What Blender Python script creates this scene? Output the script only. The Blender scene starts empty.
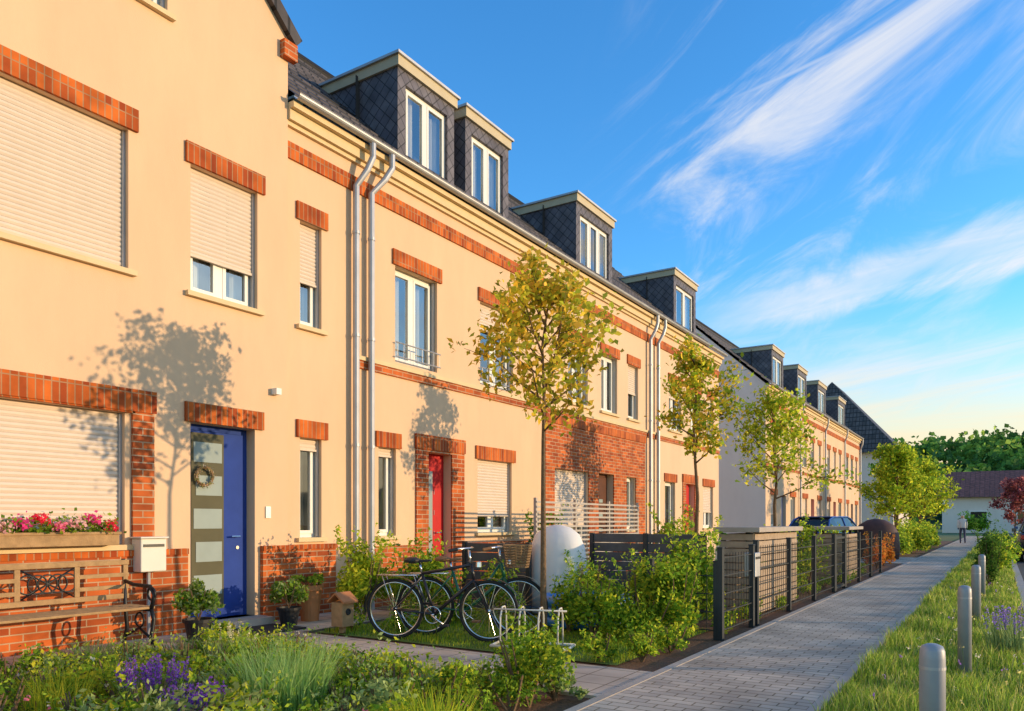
import bpy, math, random
import numpy as np
from mathutils import Vector, Matrix
random.seed(7); rng=np.random.default_rng(7)
S=bpy.context.scene
COL=S.collection

# ------------------------------------------------------------ materials
def newmat(name):
    m=bpy.data.materials.new(name); m.use_nodes=True
    nt=m.node_tree; b=nt.nodes['Principled BSDF']
    return m,nt,b
def N(nt,t,**k):
    n=nt.nodes.new(t)
    for a,v in k.items(): setattr(n,a,v)
    return n
def mixrgb(nt,a,b,fac,mode='MIX'):
    n=N(nt,'ShaderNodeMix',data_type='RGBA',blend_type=mode)
    for i,v in ((0,fac),(6,a),(7,b)):
        if isinstance(v,(int,float)): n.inputs[i].default_value=v
        elif isinstance(v,tuple): n.inputs[i].default_value=(*v[:3],1)
        else: nt.links.new(v,n.inputs[i])
    return n.outputs[2]
def basic(name,c,rough=.6,metal=0,var=.18,ns=6.0,bump=0,bscale=60,spec=.5):
    m,nt,b=newmat(name)
    tc=N(nt,'ShaderNodeTexCoord'); no=N(nt,'ShaderNodeTexNoise'); no.inputs['Scale'].default_value=ns; no.inputs['Detail'].default_value=3
    nt.links.new(tc.outputs['Object'],no.inputs['Vector'])
    d=tuple(x*(1-var*1.6) for x in c); e=tuple(min(1,x*(1+var)) for x in c)
    nt.links.new(mixrgb(nt,d,e,no.outputs['Fac']),b.inputs['Base Color'])
    b.inputs['Roughness'].default_value=rough; b.inputs['Metallic'].default_value=metal
    b.inputs['Specular IOR Level'].default_value=spec
    if bump:
        n2=N(nt,'ShaderNodeTexNoise'); n2.inputs['Scale'].default_value=bscale; n2.inputs['Detail'].default_value=3
        nt.links.new(tc.outputs['Object'],n2.inputs['Vector'])
        bp=N(nt,'ShaderNodeBump'); bp.inputs['Strength'].default_value=bump; bp.inputs['Distance'].default_value=.01
        nt.links.new(n2.outputs['Fac'],bp.inputs['Height']); nt.links.new(bp.outputs['Normal'],b.inputs['Normal'])
    return m
def brickmat(name,c1,c2,mo,w=.24,h=.075,ms=.007,mode='wall',off=.5,rough=.85,bump=.5,rot=0):
    m,nt,b=newmat(name)
    tc=N(nt,'ShaderNodeTexCoord'); sp=N(nt,'ShaderNodeSeparateXYZ'); nt.links.new(tc.outputs['Object'],sp.inputs[0])
    cb=N(nt,'ShaderNodeCombineXYZ')
    if mode in('wall','soldier','slate'):
        ad=N(nt,'ShaderNodeMath',operation='ADD'); nt.links.new(sp.outputs[0],ad.inputs[0]); nt.links.new(sp.outputs[1],ad.inputs[1])
        if mode=='soldier': nt.links.new(sp.outputs[2],cb.inputs[0]); nt.links.new(ad.outputs[0],cb.inputs[1])
        else: nt.links.new(ad.outputs[0],cb.inputs[0]); nt.links.new(sp.outputs[2],cb.inputs[1])
    elif mode=='floor':
        nt.links.new(sp.outputs[0],cb.inputs[0]); nt.links.new(sp.outputs[1],cb.inputs[1])
    elif mode=='roof':
        nt.links.new(sp.outputs[1],cb.inputs[0]); nt.links.new(sp.outputs[0],cb.inputs[1])
    mp=N(nt,'ShaderNodeMapping'); mp.inputs['Rotation'].default_value=(0,0,rot); nt.links.new(cb.outputs[0],mp.inputs[0])
    br=N(nt,'ShaderNodeTexBrick',offset=off); nt.links.new(mp.outputs[0],br.inputs['Vector'])
    br.inputs['Color1'].default_value=(*c1,1); br.inputs['Color2'].default_value=(*c2,1); br.inputs['Mortar'].default_value=(*mo,1)
    br.inputs['Scale'].default_value=1; br.inputs['Mortar Size'].default_value=ms; br.inputs['Brick Width'].default_value=w; br.inputs['Row Height'].default_value=h
    br.inputs['Mortar Smooth'].default_value=.2
    no=N(nt,'ShaderNodeTexNoise'); no.inputs['Scale'].default_value=3.5 if mode!='floor' else 1.3; no.inputs['Detail'].default_value=6; nt.links.new(tc.outputs['Object'],no.inputs['Vector'])
    rp=N(nt,'ShaderNodeMapRange'); rp.inputs[1].default_value=.3; rp.inputs[2].default_value=.7; rp.inputs[3].default_value=.68; rp.inputs[4].default_value=1.25
    nt.links.new(no.outputs['Fac'],rp.inputs[0])
    nt.links.new(mixrgb(nt,br.outputs['Color'],rp.outputs[0],1.0,'MULTIPLY'),b.inputs['Base Color'])
    b.inputs['Roughness'].default_value=rough; b.inputs['Specular IOR Level'].default_value=.25
    bp=N(nt,'ShaderNodeBump',invert=True); bp.inputs['Strength'].default_value=bump; bp.inputs['Distance'].default_value=.01
    nt.links.new(br.outputs['Fac'],bp.inputs['Height']); nt.links.new(bp.outputs['Normal'],b.inputs['Normal'])
    return m
def leafmat(name,trans=.45):
    m,nt,b=newmat(name)
    at=N(nt,'ShaderNodeVertexColor',layer_name='Col')
    nt.nodes.remove(b); b=N(nt,'ShaderNodeBsdfDiffuse'); nt.links.new(at.outputs[0],b.inputs['Color'])
    tr=N(nt,'ShaderNodeBsdfTranslucent')
    hs=N(nt,'ShaderNodeHueSaturation'); hs.inputs['Value'].default_value=1.9; nt.links.new(at.outputs[0],hs.inputs['Color']); nt.links.new(hs.outputs[0],tr.inputs['Color'])
    mx=N(nt,'ShaderNodeMixShader'); mx.inputs[0].default_value=trans
    nt.links.new(b.outputs[0],mx.inputs[1]); nt.links.new(tr.outputs[0],mx.inputs[2])
    nt.links.new(mx.outputs[0],nt.nodes['Material Output'].inputs['Surface'])
    return m
def glassmat():
    m,nt,b=newmat('window_glass')
    tr=N(nt,'ShaderNodeBsdfTransparent'); tr.inputs[0].default_value=(.8,.85,.85,1)
    gl=N(nt,'ShaderNodeBsdfGlossy'); gl.inputs['Roughness'].default_value=.03; gl.inputs['Color'].default_value=(.9,.95,1,1)
    fr=N(nt,'ShaderNodeFresnel'); fr.inputs[0].default_value=1.9
    ad=N(nt,'ShaderNodeMath',operation='ADD'); ad.inputs[1].default_value=.10; nt.links.new(fr.outputs[0],ad.inputs[0])
    tc=N(nt,'ShaderNodeTexCoord'); no=N(nt,'ShaderNodeTexNoise'); no.inputs['Scale'].default_value=1.5; nt.links.new(tc.outputs['Object'],no.inputs['Vector'])
    bp=N(nt,'ShaderNodeBump'); bp.inputs['Strength'].default_value=.15; bp.inputs['Distance'].default_value=.03; nt.links.new(no.outputs['Fac'],bp.inputs['Height']); nt.links.new(bp.outputs[0],gl.inputs['Normal'])
    mx=N(nt,'ShaderNodeMixShader'); nt.links.new(ad.outputs[0],mx.inputs[0]); nt.links.new(tr.outputs[0],mx.inputs[1]); nt.links.new(gl.outputs[0],mx.inputs[2])
    nt.links.new(mx.outputs[0],nt.nodes['Material Output'].inputs['Surface'])
    return m

def plaster(name,c):
    m,nt,b=newmat(name)
    tc=N(nt,'ShaderNodeTexCoord')
    no=N(nt,'ShaderNodeTexNoise'); no.inputs['Scale'].default_value=.9; no.inputs['Detail'].default_value=6; no.inputs['Roughness'].default_value=.65
    mp=N(nt,'ShaderNodeMapping'); mp.inputs['Scale'].default_value=(1,1.4,.45); nt.links.new(tc.outputs['Object'],mp.inputs[0]); nt.links.new(mp.outputs[0],no.inputs['Vector'])
    nt.links.new(mixrgb(nt,tuple(x*.80 for x in c),tuple(min(1,x*1.08) for x in c),no.outputs['Fac']),b.inputs['Base Color'])
    b.inputs['Roughness'].default_value=.93; b.inputs['Specular IOR Level'].default_value=.2
    n2=N(nt,'ShaderNodeTexNoise'); n2.inputs['Scale'].default_value=130; n2.inputs['Detail'].default_value=2; nt.links.new(tc.outputs['Object'],n2.inputs['Vector'])
    bp=N(nt,'ShaderNodeBump'); bp.inputs['Strength'].default_value=.35; bp.inputs['Distance'].default_value=.006
    nt.links.new(n2.outputs['Fac'],bp.inputs['Height']); nt.links.new(bp.outputs[0],b.inputs['Normal'])
    return m
M={}
M['plaster']=plaster('cream_plaster',(.80,.54,.34))
M['plaster2']=plaster('pale_plaster',(.80,.56,.37))
M['plaster_side']=plaster('white_plaster',(.80,.67,.61))
M['brick']=brickmat('red_brick',(.62,.145,.03),(.34,.065,.018),(.50,.33,.20))
M['soldier']=brickmat('soldier_brick',(.66,.15,.022),(.32,.052,.012),(.42,.22,.11),mode='soldier',off=0,w=.30)
M['slate']=brickmat('slate_shingle',(.16,.145,.165),(.11,.10,.125),(.03,.03,.035),w=.17,h=.17,ms=.008,mode='slate',off=0,rot=math.radians(45),rough=.55,bump=.6)
M['tile']=brickmat('roof_tile',(.11,.095,.10),(.07,.062,.065),(.02,.02,.022),w=.22,h=.26,ms=.02,mode='roof',off=0,rough=.65,bump=1)
M['redtile']=brickmat('red_roof_tile',(.30,.10,.08),(.24,.08,.06),(.12,.05,.04),w=.5,h=.5,ms=.03,mode='roof',rough=.7)
M['cream']=basic('cream_trim',(.74,.56,.32),.7,var=.08,bump=.1,spec=.2)
M['dtrim']=basic('dormer_cream_trim',(.60,.50,.34),.7,var=.08,spec=.2)
M['white']=basic('white_frame',(.80,.78,.73),.45,var=.03,spec=.3)
M['shutter']=basic('roller_shutter',(.74,.60,.48),.7,var=.05,spec=.2)
M['glass']=glassmat()
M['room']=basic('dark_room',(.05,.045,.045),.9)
M['curtain']=basic('curtain_cloth',(.74,.70,.64),.9,var=.08)
M['zinc']=basic('zinc_metal',(.46,.46,.48),.5,metal=.55,var=.16,ns=4)
M['blue']=basic('blue_paint',(.03,.065,.30),.7,var=.12,spec=.12)
M['red']=basic('red_paint',(.55,.02,.02),.6,var=.1,spec=.2)
M['brown']=basic('brown_door',(.12,.04,.02),.6,spec=.2)
M['doorpanel']=basic('door_panel',(.12,.11,.065),.7,var=.12,spec=.15)
M['frost']=basic('frosted_glass',(.32,.38,.36),.6,var=.08,spec=.2)
M['wood']=basic('weathered_wood',(.44,.27,.13),.8,var=.3,ns=14,bump=.3,spec=.2)
M['slat']=basic('larch_slat',(.46,.34,.24),.75,var=.25,ns=10,spec=.2)
M['greyslat']=basic('grey_metal_slat',(.46,.40,.36),.6,var=.12,ns=10)
M['iron']=basic('black_iron',(.025,.025,.028),.45,metal=.5)
M['fence']=basic('anthracite_steel',(.03,.035,.042),.5,metal=.2)
M['terracotta']=basic('terracotta',(.48,.19,.07),.75)
M['black']=basic('black_plastic',(.02,.02,.022),.5)
M['rubber']=basic('rubber',(.018,.018,.018),.8)
M['chrome']=basic('chrome_metal',(.7,.7,.72),.2,metal=1,var=.05)
M['bikegreen']=basic('bicycle_green_paint',(.02,.14,.07),.3)
M['bikeblack']=basic('bicycle_black_paint',(.02,.02,.03),.3)
M['tan']=basic('tan_leather',(.28,.13,.05),.6)
M['wicker']=basic('wicker',(.30,.18,.08),.8,var=.4,ns=60)
M['box']=basic('painted_white_metal',(.72,.68,.60),.5,var=.05,spec=.3)
M['bollard']=basic('bollard_grey',(.34,.35,.38),.5,metal=.25,var=.12,ns=9)
M['cover']=basic('white_cover_fabric',(.80,.76,.74),.8,var=.06,ns=3,bump=.3,bscale=9)
M['pool']=basic('blue_vinyl',(.04,.22,.60),.35)
M['water']=basic('pool_water',(.06,.25,.32),.08)
M['paver']=brickmat('concrete_paver',(.60,.49,.385),(.45,.37,.30),(.21,.165,.11),w=.2,h=.1,ms=.006,mode='floor',rough=.9,bump=.6)
M['slab']=brickmat('paving_slab',(.60,.48,.37),(.50,.40,.32),(.22,.17,.12),w=.3,h=.3,ms=.007,mode='floor',rough=.9,bump=.5,off=0)
M['kerb']=basic('kerb_concrete',(.46,.39,.33),.9,bump=.3)
M['asphalt']=basic('asphalt',(.07,.068,.066),.95,bump=.5,bscale=120)
M['soil']=basic('bark_mulch',(.19,.09,.045),.95,var=.5,ns=22,bump=1,bscale=45)
M['lawn']=basic('lawn_ground',(.14,.21,.025),.95,var=.45,ns=2.5,bump=.7,bscale=30)
M['terrain']=basic('meadow_ground',(.10,.15,.035),.95,var=.35,ns=.3)
M['bark']=basic('tree_bark',(.22,.13,.065),.9,var=.45,ns=25,bump=.8,bscale=50)
M['leaf']=leafmat('foliage_leaf')
M['carblue']=basic('car_paint_blue',(.03,.10,.34),.22,metal=.3,var=.05)
M['cargrey']=basic('car_paint_grey',(.08,.085,.095),.22,metal=.5,var=.05)
M['carglass']=basic('car_window',(.02,.025,.03),.06,var=0)
M['taillight']=basic('tail_light',(.5,.02,.02),.2)
M['coverbrown']=basic('brown_tarpaulin',(.09,.035,.025),.7,var=.3,ns=5,bump=.5,bscale=8)

# ------------------------------------------------------------ geometry
class G:
    def __init__(s): s.v=[]; s.f=[]
    def add(s,vs,fs):
        o=len(s.v); s.v+=[tuple(p) for p in vs]; s.f+=[tuple(i+o for i in f) for f in fs]; return s
    def box(s,x0,x1,y0,y1,z0,z1):
        return s.add([(x0,y0,z0),(x1,y0,z0),(x1,y1,z0),(x0,y1,z0),(x0,y0,z1),(x1,y0,z1),(x1,y1,z1),(x0,y1,z1)],
          [(0,3,2,1),(4,5,6,7),(0,1,5,4),(1,2,6,5),(2,3,7,6),(3,0,4,7)])
    def quad(s,a,b,c,d): return s.add([a,b,c,d],[(0,1,2,3)])
    def tube(s,pts,r,k=8,close=False,cap=True):
        pts=[Vector(p) for p in pts]; n=len(pts)
        rs=r if isinstance(r,(list,tuple)) else [r]*n
        o=len(s.v); ref=None
        for i,p in enumerate(pts):
            if close: t=pts[(i+1)%n]-pts[i-1]
            else: t=(pts[min(i+1,n-1)]-pts[max(i-1,0)])
            t.normalize()
            if ref is None:
                ref=Vector((0,0,1)) if abs(t.z)<.9 else Vector((1,0,0))
            a=t.cross(ref).normalized(); b=t.cross(a); ref=-b if ref.dot(-b)>0 else b
            for j in range(k):
                an=2*math.pi*j/k
                s.v.append(tuple(p+a*math.cos(an)*rs[i]+b*math.sin(an)*rs[i]))
        for i in range(n if close else n-1):
            i2=(i+1)%n
            for j in range(k):
                s.f.append((o+i*k+j,o+i*k+(j+1)%k,o+i2*k+(j+1)%k,o+i2*k+j))
        if cap and not close:
            s.f.append(tuple(o+j for j in range(k))[::-1]); s.f.append(tuple(o+(n-1)*k+j for j in range(k)))
        return s
    def lathe(s,prof,c=(0,0,0),k=20,sq=1):
        o=len(s.v)
        for r,z in prof:
            for j in range(k):
                a=2*math.pi*j/k; s.v.append((c[0]+r*math.cos(a),c[1]+r*math.sin(a)*sq,c[2]+z))
        for i in range(len(prof)-1):
            for j in range(k): s.f.append((o+i*k+j,o+i*k+(j+1)%k,o+(i+1)*k+(j+1)%k,o+(i+1)*k+j))
        s.f.append(tuple(o+j for j in range(k))[::-1]); s.f.append(tuple(o+(len(prof)-1)*k+j for j in range(k)))
        return s
    def prism(s,poly,y0,y1,axis='y'):
        n=len(poly)
        f=(lambda a,b,t:(a,t,b)) if axis=='y' else (lambda a,b,t:(t,a,b))
        vs=[f(a,b,y0) for a,b in poly]+[f(a,b,y1) for a,b in poly]
        return s.add(vs,[tuple(range(n))[::-1],tuple(range(n,2*n))]+[(i,(i+1)%n,n+(i+1)%n,n+i) for i in range(n)])
    def ring(s,c,R,r,axis='y',k=6,n=28,a0=0,a1=2*math.pi):
        full=abs(a1-a0-2*math.pi)<1e-6; m=n if full else n+1
        pts=[]
        for i in range(m):
            a=a0+(a1-a0)*i/n
            if axis=='y': pts.append((c[0]+R*math.cos(a),c[1],c[2]+R*math.sin(a)))
            elif axis=='z': pts.append((c[0]+R*math.cos(a),c[1]+R*math.sin(a),c[2]))
            else: pts.append((c[0],c[1]+R*math.cos(a),c[2]+R*math.sin(a)))
        return s.tube(pts,r,k,close=full)
def empty(name,loc=(0,0,0),rotz=0):
    e=bpy.data.objects.new(name,None); e.location=loc; e.rotation_euler=(0,0,rotz); COL.objects.link(e); e.empty_display_size=.2; return e
def obj(name,g,mat,parent=None,world=False,smooth=False,bevel=0,loc=None,rotz=0):
    me=bpy.data.meshes.new(name); me.from_pydata(g.v,[],g.f)
    if smooth: 
        me.polygons.foreach_set('use_smooth',[True]*len(me.polygons))
    me.materials.append(M[mat] if isinstance(mat,str) else mat); me.update()
    o=bpy.data.objects.new(name,me); COL.objects.link(o)
    if parent:
        o.parent=parent
        if world: o.location=-Vector(parent.location)
    if loc: o.location=loc
    if rotz: o.rotation_euler=(0,0,rotz)
    if bevel:
        b=o.modifiers.new('bevel','BEVEL'); b.width=bevel; b.segments=2; b.limit_method='ANGLE'
    return o
def rawmesh(name,V,sizes,idx,cols,parent=None,loc=None,mat='leaf'):
    me=bpy.data.meshes.new(name); me.vertices.add(len(V)); me.vertices.foreach_set('co',np.asarray(V,np.float32).ravel())
    me.loops.add(len(idx)); me.loops.foreach_set('vertex_index',np.asarray(idx,np.int32))
    me.polygons.add(len(sizes)); st=np.concatenate([[0],np.cumsum(sizes)[:-1]]).astype(np.int32)
    me.polygons.foreach_set('loop_start',st); me.polygons.foreach_set('loop_total',np.asarray(sizes,np.int32))
    me.update(calc_edges=True)
    ca=me.color_attributes.new('Col','FLOAT_COLOR','POINT')
    c=np.ones((len(V),4),np.float32); c[:,:3]=cols; ca.data.foreach_set('color',c.ravel())
    me.materials.append(M[mat]); me.validate()
    o=bpy.data.objects.new(name,me); COL.objects.link(o)
    if parent: o.parent=parent
    if loc: o.location=loc
    return o
def unit(a): return a/np.maximum(np.linalg.norm(a,axis=1,keepdims=True),1e-9)
def leaves(name,P,size,cols,parent=None,loc=None,asp=.5,mat='leaf',up=0.0):
    n=len(P); a=unit(rng.normal(size=(n,3))); 
    nn=rng.normal(size=(n,3)); nn[:,2]+=up; b=unit(np.cross(a,nn)); nr=np.cross(a,b)
    s=(np.ones(n)*size*rng.uniform(.6,1.3,n))[:,None]
    V=np.stack([P-a*s*.5,P+b*s*asp*.5+nr*s*.1,P+a*s*.5,P-b*s*asp*.5+nr*s*.1],1).reshape(-1,3)
    return rawmesh(name,V,np.full(n,4),np.arange(4*n),np.repeat(cols,4,axis=0),parent,loc,mat)
def pal(n,cs,v=.25,w=None):
    cs=np.array(cs); i=rng.choice(len(cs),n,p=w); return cs[i]*rng.uniform(1-v,1+v,(n,1))
def blades(name,B,h,w,cols,lean=.3,parent=None,loc=None,out=None):
    n=len(B); a=rng.uniform(0,2*np.pi,n); d=np.stack([np.cos(a),np.sin(a),0*a],1)
    if out is not None: d=unit(out+d*.4); d[:,2]=0
    p=np.stack([-d[:,1],d[:,0],0*a],1); hh=(np.ones(n)*h*rng.uniform(.55,1.15,n))[:,None]; ln=(lean*rng.uniform(.2,1.3,n))[:,None]*hh
    ww=np.ones((n,1))*w*.5; up=np.array([[0,0,1.]])
    mid=B+up*hh*.6+d*ln*.35; tip=B+up*hh+d*ln
    V=np.stack([B-p*ww,B+p*ww,mid+p*ww*.8,mid-p*ww*.8,tip],1).reshape(-1,3)
    o=np.arange(n)[:,None]*5; idx=(o+np.array([[0,1,2,3,3,2,4]])).ravel(); sizes=np.tile([4,3],n)
    return rawmesh(name,V,sizes,idx,np.repeat(cols,5,axis=0),parent,loc)
GRN=[(.12,.22,.022),(.19,.32,.03),(.28,.39,.04),(.07,.15,.02)]
LIME=[(.40,.46,.035),(.28,.38,.035),(.50,.50,.045),(.18,.29,.03)]
GOLD=[(.66,.46,.05),(.54,.42,.045),(.38,.37,.04),(.70,.45,.07),(.26,.27,.03)]
SAGE=[(.25,.33,.12),(.33,.41,.16),(.19,.26,.09)]
def clumpcloud(n,rx,ry,rz,K=9,cz=None,rad=.42):
    C=unit(rng.normal(size=(K,3)))*rng.uniform(.3,.8,(K,1)); C[:,2]=np.abs(C[:,2])*1.1-.15
    r=rng.uniform(.6,1.2,K)*rad
    i=rng.integers(0,K,n); q=unit(rng.normal(size=(n,3)))*(rng.uniform(0,1,(n,1))**.45)*r[i][:,None]
    P=(C[i]+q)*np.array([rx,ry,rz]); P[:,2]+=rz*.55; P[:,2]=np.abs(P[:,2])+.01
    return P,i
def bush(name,x,y,rx,ry,h,n=1500,size=.06,cs=GRN,flower=None,z=0,K=10,fn=.03):
    e=empty(name,(x,y,z))
    P,i=clumpcloud(n,rx,ry,h*.62,K)
    k=pal(n,cs)*rng.uniform(.7,1.25,K)[i][:,None]
    leaves('foliage',P,size,k,e,asp=.55,up=.6)
    g=G()
    for j in range(7):
        a=random.uniform(0,6.28); r=random.uniform(.3,.8)
        g.tube([(0,0,0),(math.cos(a)*rx*r*.5,math.sin(a)*ry*r*.5,h*.4),(math.cos(a)*rx*r*.8,math.sin(a)*ry*r*.8,h*.8)],[.012,.009,.004],5)
    # a few upright shoots breaking the outline
    m=int(n*.08); a=rng.uniform(0,6.28,9); base=np.stack([np.cos(a)*rx*.5,np.sin(a)*ry*.5,np.full(9,h*.7)],1); tip=base+np.stack([np.cos(a)*rx*.25,np.sin(a)*ry*.25,rng.uniform(.18,.42,9)*h],1)
    j=rng.integers(0,9,m); t=rng.uniform(0,1,(m,1)); Q=base[j]*(1-t)+tip[j]*t+rng.normal(size=(m,3))*size*.4
    leaves('shoots',Q,size*.9,pal(m,cs)*1.15,e,asp=.5)
    obj('stems',g,'bark',e)
    if flower:
        m=int(n*fn); Q,_=clumpcloud(m,rx*1.05,ry*1.05,h*.68,K); Q=np.repeat(Q,4,axis=0)+rng.normal(size=(m*4,3))*.010
        leaves('flowers',Q,size*.6,pal(m*4,flower,.15),e,asp=.9)
    return e
STEM=basic('flower_stem',(.14,.22,.06))
def spiky(name,x,y,r,h,n=260,cs=GRN,w=.008,flower=None,z=0,lean=.45,fn=40):
    e=empty(name,(x,y,z))
    a=rng.uniform(0,2*np.pi,n); rr=np.sqrt(rng.uniform(0,1,n))*r*.55
    B=np.stack([np.cos(a)*rr,np.sin(a)*rr,0*a],1); out=B/r+1e-4
    blades('blades',B,h,w,pal(n,cs),lean,e,out=out)
    if flower:
        g=G(); F=[]
        for j in range(fn):
            a=random.uniform(0,6.28); q=math.sqrt(random.random())*r*.4
            b=Vector((math.cos(a)*q,math.sin(a)*q,0)); t=b*1.9+Vector((0,0,h*random.uniform(1.0,1.35)))
            g.tube([b,t],.0025,3,cap=False)
            for u in np.linspace(.72,1.0,8):
                p=b.lerp(t,u)
                for _ in range(3): F.append([p.x+random.gauss(0,.006),p.y+random.gauss(0,.006),p.z+random.gauss(0,.006)])
        obj('flower_stems',g,STEM,e)
        leaves('flowers',np.array(F),.018,pal(len(F),flower,.25),e,asp=.8)
    return e

# ------------------------------------------------------------ ground, roads
def sheet(name,x0,x1,y0,y1,z,mat,t=None):
    g=G()
    if t: g.box(x0,x1,y0,y1,z-t,z)
    else: g.quad((x0,y0,z),(x1,y0,z),(x1,y1,z),(x0,y1,z))
    return obj(name,g,mat)
sheet('ground',-900,900,-300,1500,-.02,'terrain')
sheet('road',8.42,14.5,-40,95,-.008,'asphalt')
sheet('kerb',8.28,8.42,-20,95,.06,'kerb',.1)
sheet('front_garden_soil',0.0,5.5,-6,60,0.0,'soil')
sheet('front_lawn',1.25,5.1,6.25,8.9,.012,'lawn')
sheet('garden_lawn',1.25,4.7,9.1,26.2,.010,'lawn')
sheet('verge_ground',6.98,8.28,-6,95,.004,'lawn')
sheet('sidewalk',5.62,6.90,-6,80,.03,'paver',.1)
sheet('sidewalk_edging',5.54,5.616,-6,80,.036,'kerb',.1)
sheet('sidewalk_edging',6.904,6.98,-6,80,.036,'kerb',.1)
sheet('garden_path',1.204,5.536,5.02,6.08,.026,'slab',.1)
sheet('house_terrace',.03,1.2,-3,8.2,.028,'slab',.1)
sheet('driveway',-12,5.53,26.3,31,.016,'paver')

# ------------------------------------------------------------ houses
class House:
    def __init__(s,name,y0): s.e=empty(name,(0,y0,0)); s.p={}
    def g(s,n,m):
        if (n,m) not in s.p: s.p[(n,m)]=G()
        return s.p[(n,m)]
    def done(s):
        for (n,m),g in s.p.items(): obj(n,g,m,s.e,world=True)
def wallh(g,x,y0,y1,z0,z1,holes,depth=.2,rim=0):
    ys=sorted({y0,y1}|{c for h in holes for c in h[:2] if y0<c<y1}); zs=sorted({z0,z1}|{c for h in holes for c in h[2:4] if z0<c<z1})
    for i in range(len(ys)-1):
        for j in range(len(zs)-1):
            cy=(ys[i]+ys[i+1])/2; cz=(zs[j]+zs[j+1])/2
            if any(h[0]<cy<h[1] and h[2]<cz<h[3] for h in holes): continue
            g.quad((x,ys[i],zs[j]),(x,ys[i+1],zs[j]),(x,ys[i+1],zs[j+1]),(x,ys[i],zs[j+1]))
    for h in holes:
        a,b,c,d=h[:4]; c=max(c,z0); d=min(d,z1)
        if a<y0-1e-6 or b>y1+1e-6 or c>=d: continue
        X=x-depth
        g.quad((x,a,c),(X,a,c),(X,a,d),(x,a,d)); g.quad((x,b,c),(x,b,d),(X,b,d),(X,b,c))
        if d<z1+1e-6: g.quad((x,a,d),(X,a,d),(X,b,d),(x,b,d))
        if c>z0-1e-6: g.quad((x,a,c),(x,b,c),(X,b,c),(X,a,c))
    if rim:
        X=x-rim
        g.quad((x,y0,z0),(x,y0,z1),(X,y0,z1),(X,y0,z0)); g.quad((x,y1,z0),(X,y1,z0),(X,y1,z1),(x,y1,z1))
        g.quad((x,y0,z1),(x,y1,z1),(X,y1,z1),(X,y0,z1))
def window(H,x,y0,y1,z0,z1,n=1,sh=0,cur=1,rail=False,lintel=True,sill=True,rec=.13,tr=0):
    X=x-rec; f=H.g('window_frames','white'); gl=H.g('window_panes','glass')
    t=.06; F=(X-.06,X)
    f.box(*F,y0,y0+t,z0,z1); f.box(*F,y1-t,y1,z0,z1); f.box(*F,y0+t,y1-t,z0,z0+t); f.box(*F,y0+t,y1-t,z1-t,z1)
    w=(y1-y0-2*t)/n
    for i in range(1,n): f.box(X-.06,X+.012,y0+t+w*i-.045,y0+t+w*i+.045,z0+t,z1-t)
    for i in range(n):
        a=y0+t+w*i+(.045 if i else 0); b=y0+t+w*(i+1)-(.045 if i<n-1 else 0)
        s=.045; Q=(X-.045,X+.018)
        f.box(*Q,a,a+s,z0+t,z1-t); f.box(*Q,b-s,b,z0+t,z1-t); f.box(*Q,a+s,b-s,z0+t,z0+t+s); f.box(*Q,a+s,b-s,z1-t-s,z1-t)
        if tr: f.box(X-.03,X+.012,a+s,b-s,z0+(z1-z0)*tr-.02,z0+(z1-z0)*tr+.02)
        gl.quad((X-.01,a+s,z0+t+s),(X-.01,b-s,z0+t+s),(X-.01,b-s,z1-t-s),(X-.01,a+s,z1-t-s))
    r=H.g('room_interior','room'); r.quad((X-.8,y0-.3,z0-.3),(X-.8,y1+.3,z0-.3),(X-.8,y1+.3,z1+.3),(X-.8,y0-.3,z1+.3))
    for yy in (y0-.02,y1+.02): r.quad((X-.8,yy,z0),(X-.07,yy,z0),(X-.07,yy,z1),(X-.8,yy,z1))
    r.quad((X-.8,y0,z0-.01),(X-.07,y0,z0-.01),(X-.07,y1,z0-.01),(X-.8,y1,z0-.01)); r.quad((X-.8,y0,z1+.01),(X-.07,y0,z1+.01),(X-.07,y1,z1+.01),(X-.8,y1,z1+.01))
    if cur:
        c=H.g('curtains','curtain'); W=y1-y0
        spans=[(y0+.02,y0+W*random.uniform(.28,.42)),(y1-W*random.uniform(.2,.4),y1-.02)] if cur==1 else [(y0+.02,y1-.02)]
        zb=z0+.02 if cur!=3 else z0+(z1-z0)*.45
        for a,b in spans:
            m=max(6,int((b-a)/.03)); xs=[X-.14+.025*math.sin(i*1.3+random.uniform(-.3,.3)) for i in range(m+1)]
            for i in range(m):
                c.quad((xs[i],a+(b-a)*i/m,zb),(xs[i+1],a+(b-a)*(i+1)/m,zb),(xs[i+1],a+(b-a)*(i+1)/m,z1),(xs[i],a+(b-a)*i/m,z1))
    if sh:
        s=H.g('roller_shutter','shutter'); zb=z1-(z1-z0)*sh; k=max(2,int((z1-zb)/.052)); hh=(z1-zb)/k
        for i in range(k):
            a=zb+i*hh
            s.quad((X+.044,y0+.03,a),(X+.044,y1-.03,a),(X+.055,y1-.03,a+hh*.45),(X+.055,y0+.03,a+hh*.45))
            s.quad((X+.055,y0+.03,a+hh*.45),(X+.055,y1-.03,a+hh*.45),(X+.048,y1-.03,a+hh*.86),(X+.048,y0+.03,a+hh*.86))
            s.quad((X+.048,y0+.03,a+hh*.86),(X+.048,y1-.03,a+hh*.86),(X+.040,y1-.03,a+hh),(X+.040,y0+.03,a+hh))
        s.box(X+.03,X+.065,y0+.03,y1-.03,zb-.03,zb)
    m=H.g('shutter_rails','zinc')
    if rec>.1:
        m.box(X+.02,X+.075,y0+.001,y0+.03,z0+.01,z1-.001); m.box(X+.02,X+.075,y1-.03,y1-.001,z0+.01,z1-.001)
    if sill: H.g('window_sills','cream').box(X+.001,x+.06,y0-.07,y1+.07,z0-.05,z0+.006)
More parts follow.
